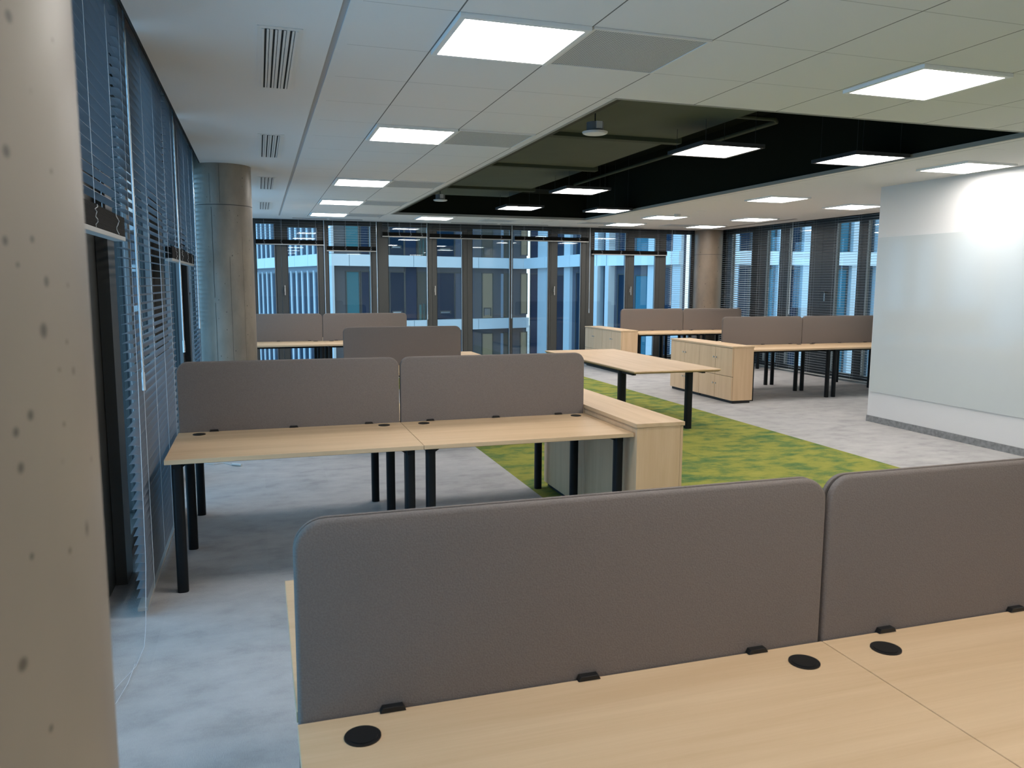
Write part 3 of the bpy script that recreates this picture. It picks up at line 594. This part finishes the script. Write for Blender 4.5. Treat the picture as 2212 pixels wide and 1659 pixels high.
def speaker(x, y, z, s_, label):
    t = thing('ceiling_speaker', label, 'speaker', (x, y, z), 'round speakers hanging in the dark recess')
    b = MB(); b.cyl(x, y, z, z+.012, .098*s_, M['speaker'], 40, .102*s_); b.build('rim', t, smooth=True); b = MB(); b.cyl(x, y, z-.004, z, .088*s_, M['vent'], 40); b.build('grille', t, smooth=True)
    b = MB(); b.cyl(x, y, z+.012, z+.085, .068*s_, M['speaker_body'], 32); b.box(x-.02, x+.03, y-.075*s_, y-.06*s_, z+.03, z+.085, M['speaker']); b.build('housing', t, smooth=True)
    b = MB(); b.tube([(x, y, z+.085), (x, y, 3.62)], .006, M['dark_frame'], 6); b.build('hanger', t)
speaker(2.60, 5.98, 2.84, 1.0, 'round ceiling speaker near the front corner of the recess'); speaker(2.56, 11.45, 2.84, 1.0, 'small round ceiling speaker at the far end of the recess')
b = MB(); b.cyl(6.62, 11.78, H-.045, H-.0005, .05, M['speaker'], 24, .055); tag(b.build('smoke_detector', smooth=True), 'small round smoke detector in front of a far lamp', 'smoke detector')
b = MB(); b.cyl(6.72, 11.2, H-.006, H-.0005, .07, M['vent'], 24); tag(b.build('ceiling_sensor', smooth=True), 'flat round cap on the plain ceiling before the smoke detector', 'ceiling fitting')
# duct, beams and pipes in the recess
t = thing('air_duct', 'olive painted duct running along the left side of the recess', 'duct', (3.1, 9.2, 3.02))
for y0, y1 in ((5.35, 6.90), (7.0, 8.86), (8.96, 11.1), (11.2, 12.3)):
    b = MB(); b.box(2.36, 3.84, y0, y1, 3.02, 3.40, M['duct']); b.build('duct_section', t, bevel=.004)
for y in (6.90, 8.86, 11.1):
    b = MB(); b.box(2.30, 3.90, y, y+.10, 2.985, 3.44, M['shell']); b.build('flange', t)
for y in (5.8, 7.9, 10.0, 11.9):
    b = MB(); b.tube([(2.33, y, 3.62), (2.33, y, 3.40)], .006, M['deck'], 6); b.tube([(3.87, y, 3.62), (3.87, y, 3.40)], .006, M['deck'], 6); b.box(2.33, 3.87, y-.015, y+.015, 3.40, 3.42, M['deck']); b.build('hanger', t)
b = MB(); b.tube([(3.95, 4.8, 3.30), (3.95, 6.9, 3.30), (4.05, 7.0, 3.30), (5.0, 7.0, 3.30), (5.1, 7.1, 3.30), (5.1, 13.3, 3.30)], .022, M['shell'], 12)
b.tube([(4.02, 7.05, 3.30), (4.02, 7.05, 3.60)], .008, M['deck'], 6); b.tube([(5.1, 12.0, 3.30), (5.1, 12.0, 3.60)], .008, M['deck'], 6); b.tube([(3.95, 5.2, 3.30), (3.95, 5.2, 3.62)], .008, M['deck'], 6)
tag(b.build('ceiling_pipe', smooth=True), 'dark sprinkler pipe bending above the suspended lamps', 'pipe')
struct('ceiling_beam', B(VX0, VX1, 12.55, 13.2, 3.2, 3.62, M['deck']))

# ---------------------------------------------------------------- the buildings outside
struct('courtyard_ground', B(-60, 60, 16.5, 120, -5.2, -5.0, M['court']))
def wing(label, p0, p1, bands, face, windows, piers, zlo=-5.0, zhi=7.0, band_depth=.35, seams=None, fw_=.05):
    p0 = Vector((*p0, 0)); p1 = Vector((*p1, 0)); L_ = (p1-p0).length; ang = math.atan2(p1.y-p0.y, p1.x-p0.x)
    t = thing('office_building', label, 'building', (p0.x, p0.y, zlo)); t.rotation_euler.z = ang
    # local frame: x along the facade, y away from us (behind the facade), z up from zlo
    def part(name, boxes, m=None):
        b = MB()
        for bx in boxes: b.box(bx[0], bx[1], bx[2], bx[3], bx[4]-zlo, bx[5]-zlo, bx[6] if len(bx) > 6 else m)
        me_o = b.build(name, t, origin=(p0.x, p0.y, zlo)); me = me_o.data
        for v in me.vertices: v.co += Vector((p0.x, p0.y, zlo))
        return me_o
    part('wall', [(0, L_, 0, .12, zlo, zhi)], face)
    for z0, z1 in bands:
        part('floor_band', [(0 if k == 0 else s0, s1-.03, -band_depth, 0, z0, z1) for k, (s0, s1) in enumerate(zip([0]+(seams or []), (seams or [])+[L_]))], M['band'])
    for a, b_, z0, z1, m in windows: part('window', [(a, b_, -.02, .0, z0, z1, m), (a-fw_, a, -.02-fw_*.5, 0, z0-.05, z1+.05, M['frame']), (b_, b_+fw_, -.02-fw_*.5, 0, z0-.05, z1+.05, M['frame']), (a, b_, -.02-fw_*.5, 0, z1, z1+.05, M['frame'])])
    for a, b_, d, z0, z1, m in piers: part('pier', [(a, b_, -d, 0, z0, z1)], m)
    return t
BANDS = [(2.45, 3.0), (-.75, -.20), (5.65, 6.2)]
ST = [(3.0, 5.65), (-.2, 2.45), (-4.6, -.75)]
# left wing: narrow dark slots between pale fins
ws, ps = [], []
n = 19; pit = .87
for z0, z1 in ST:
    for k in range(n): ws.append((.28+k*pit, .28+k*pit+.44, z0+.05, z1-.32, M['dark_glass']))
for z0, z1 in ST:
    for k in range(n): ps.append((.80+k*pit, .80+k*pit+.20, .03, z0, z1-.2, M['fin_white']))
ws = [w_ for w_ in ws][:75]; ps = ps[:75]
wing('pale office wing with narrow slots, seen beyond the left far windows', (-1.4, 54.5), (3.13, 38.45), BANDS, M['fin'], ws, ps, seams=[2.6, 5.2, 7.8, 10.4, 13.0, 15.0], fw_=.004)
wing('plain far end of the pale office wing, seen through the left blinds', (-22, 92.0), (-1.55, 55.0), BANDS, M['facade'], [(3+5*k, 4.2+5*k, 0, 2.1, M['dark_glass']) for k in range(7)], [], seams=[6, 12, 18, 24, 30, 36])
# middle block
ws, ps = [], []
for z0, z1 in ST:
    a, b_ = z0+.02, z1-.28
    ws += [(.84, 1.46, a+.35, b_, M['teal']), (1.60, 1.98, a, b_, M['navy']), (3.12, 3.86, a, b_, M['dark_glass']), (3.95, 4.57, a, z1, M['navy']), (4.62, 5.24, a, b_, M['dim']), (5.75, 6.75, a, b_, M['dark_glass']), (6.82, 7.36, a, b_, M['facade']),
           (4.70, 4.84, a, a+.75, M['binder']), (4.88, 5.02, a, a+.8, M['binder']), (5.06, 5.2, a, a+.78, M['binder']), (3.25, 3.7, a+.35, a+.42, M['fin_white']), (5.95, 6.5, a+.3, a+.38, M['fin_white']), (8.62, 9.0, a+.15, a+.5, M['fin']),
           (8.5, 9.12, a, b_, M['warm'] if z0 < 2 else M['dim']), (9.85, 10.2, a, b_, M['dim']), (11.0, 11.38, a+.2, b_, M['warm']), (11.83, 11.95, a+.2, b_, M['dim'])]
    ps += [(2.04, 2.30, .2, a, z1, M['fin_white']), (.0, .12, .3, a, z1, M['fin_white']), (9.68, 9.80, .08, a, b_, M['fin']), (7.45, 7.95, .05, a, z1, M['facade'])]
wing('slate office block across the courtyard with some lit rooms', (3.2, 38.2), (14.1, 41.5), BANDS, M['facade_mid'], ws, ps, seams=[.9, 4.3, 8.1], band_depth=.30)
# right block: tall white piers
UB = [(2.45, 3.0), (5.65, 6.2)]
tall = [(-5.0, 2.45), (3.0, 5.65)]
ws, ps = [], []
for z0, z1 in tall:
    ws += [(.2, 1.3, z0, z1-.3, M['navy']), (2.95, 4.6, z0, z1-.4, M['dark_glass']), (6.1, 7.3, z0, z1-.3, M['dark_glass'])]
    ps += [(1.5, 2.8, .15, z0, z1, M['fin_white']), (4.9, 5.6, .15, z0, z1, M['fin_white'])]
wing('inner corner block with double-height white piers', (14.12, 41.0), (14.44, 33.45), UB, M['facade'], ws, ps, seams=[3.0, 6.0])
ws, ps = [], []
for z0, z1 in tall:
    ws += [(.02, .22, z0, z1-.4, M['dark_glass']), (.84, 1.0, z0, z1-.4, M['dark_glass']), (1.48, 1.95, z0, z1-.4, M['dark_glass']), (2.40, 3.06, z0, z1-.45, M['teal_glass']), (3.8, 4.25, z0, z1-.1, M['dark_glass'])]
    ps += [(.28, .62, .45, z0, z1, M['fin_white']), (1.05, 1.24, .45, z0, z1, M['fin_white']), (3.13, 3.55, .2, z0, z1, M['fin_white']), (4.35, 4.75, .2, z0, z1, M['fin_white'])]
wing('white-piered block beyond the far right windows with a teal window', (14.45, 33.2), (16.65, 28.95), UB, M['facade'], ws, ps, seams=[.5, 1.05, 2.0, 3.9])
ws, ps = [], []
for z0, z1 in tall:
    for k in range(13):
        s0 = 1.45+k*1.08; ws += [(s0+.50, s0+.98, z0, z1-.15, M['teal_glass'] if k % 3 == 1 else M['dark_glass'])]
        ps += [(s0, s0+.44, .25, z0, z1, M['fin_white'])]
wing('white-piered block seen through the right blinds', (16.8, 28.6), (32.0, 26.0), UB, M['facade'], ws, ps, seams=[1.5, 3.6, 5.8, 8.0, 10.2, 12.4])
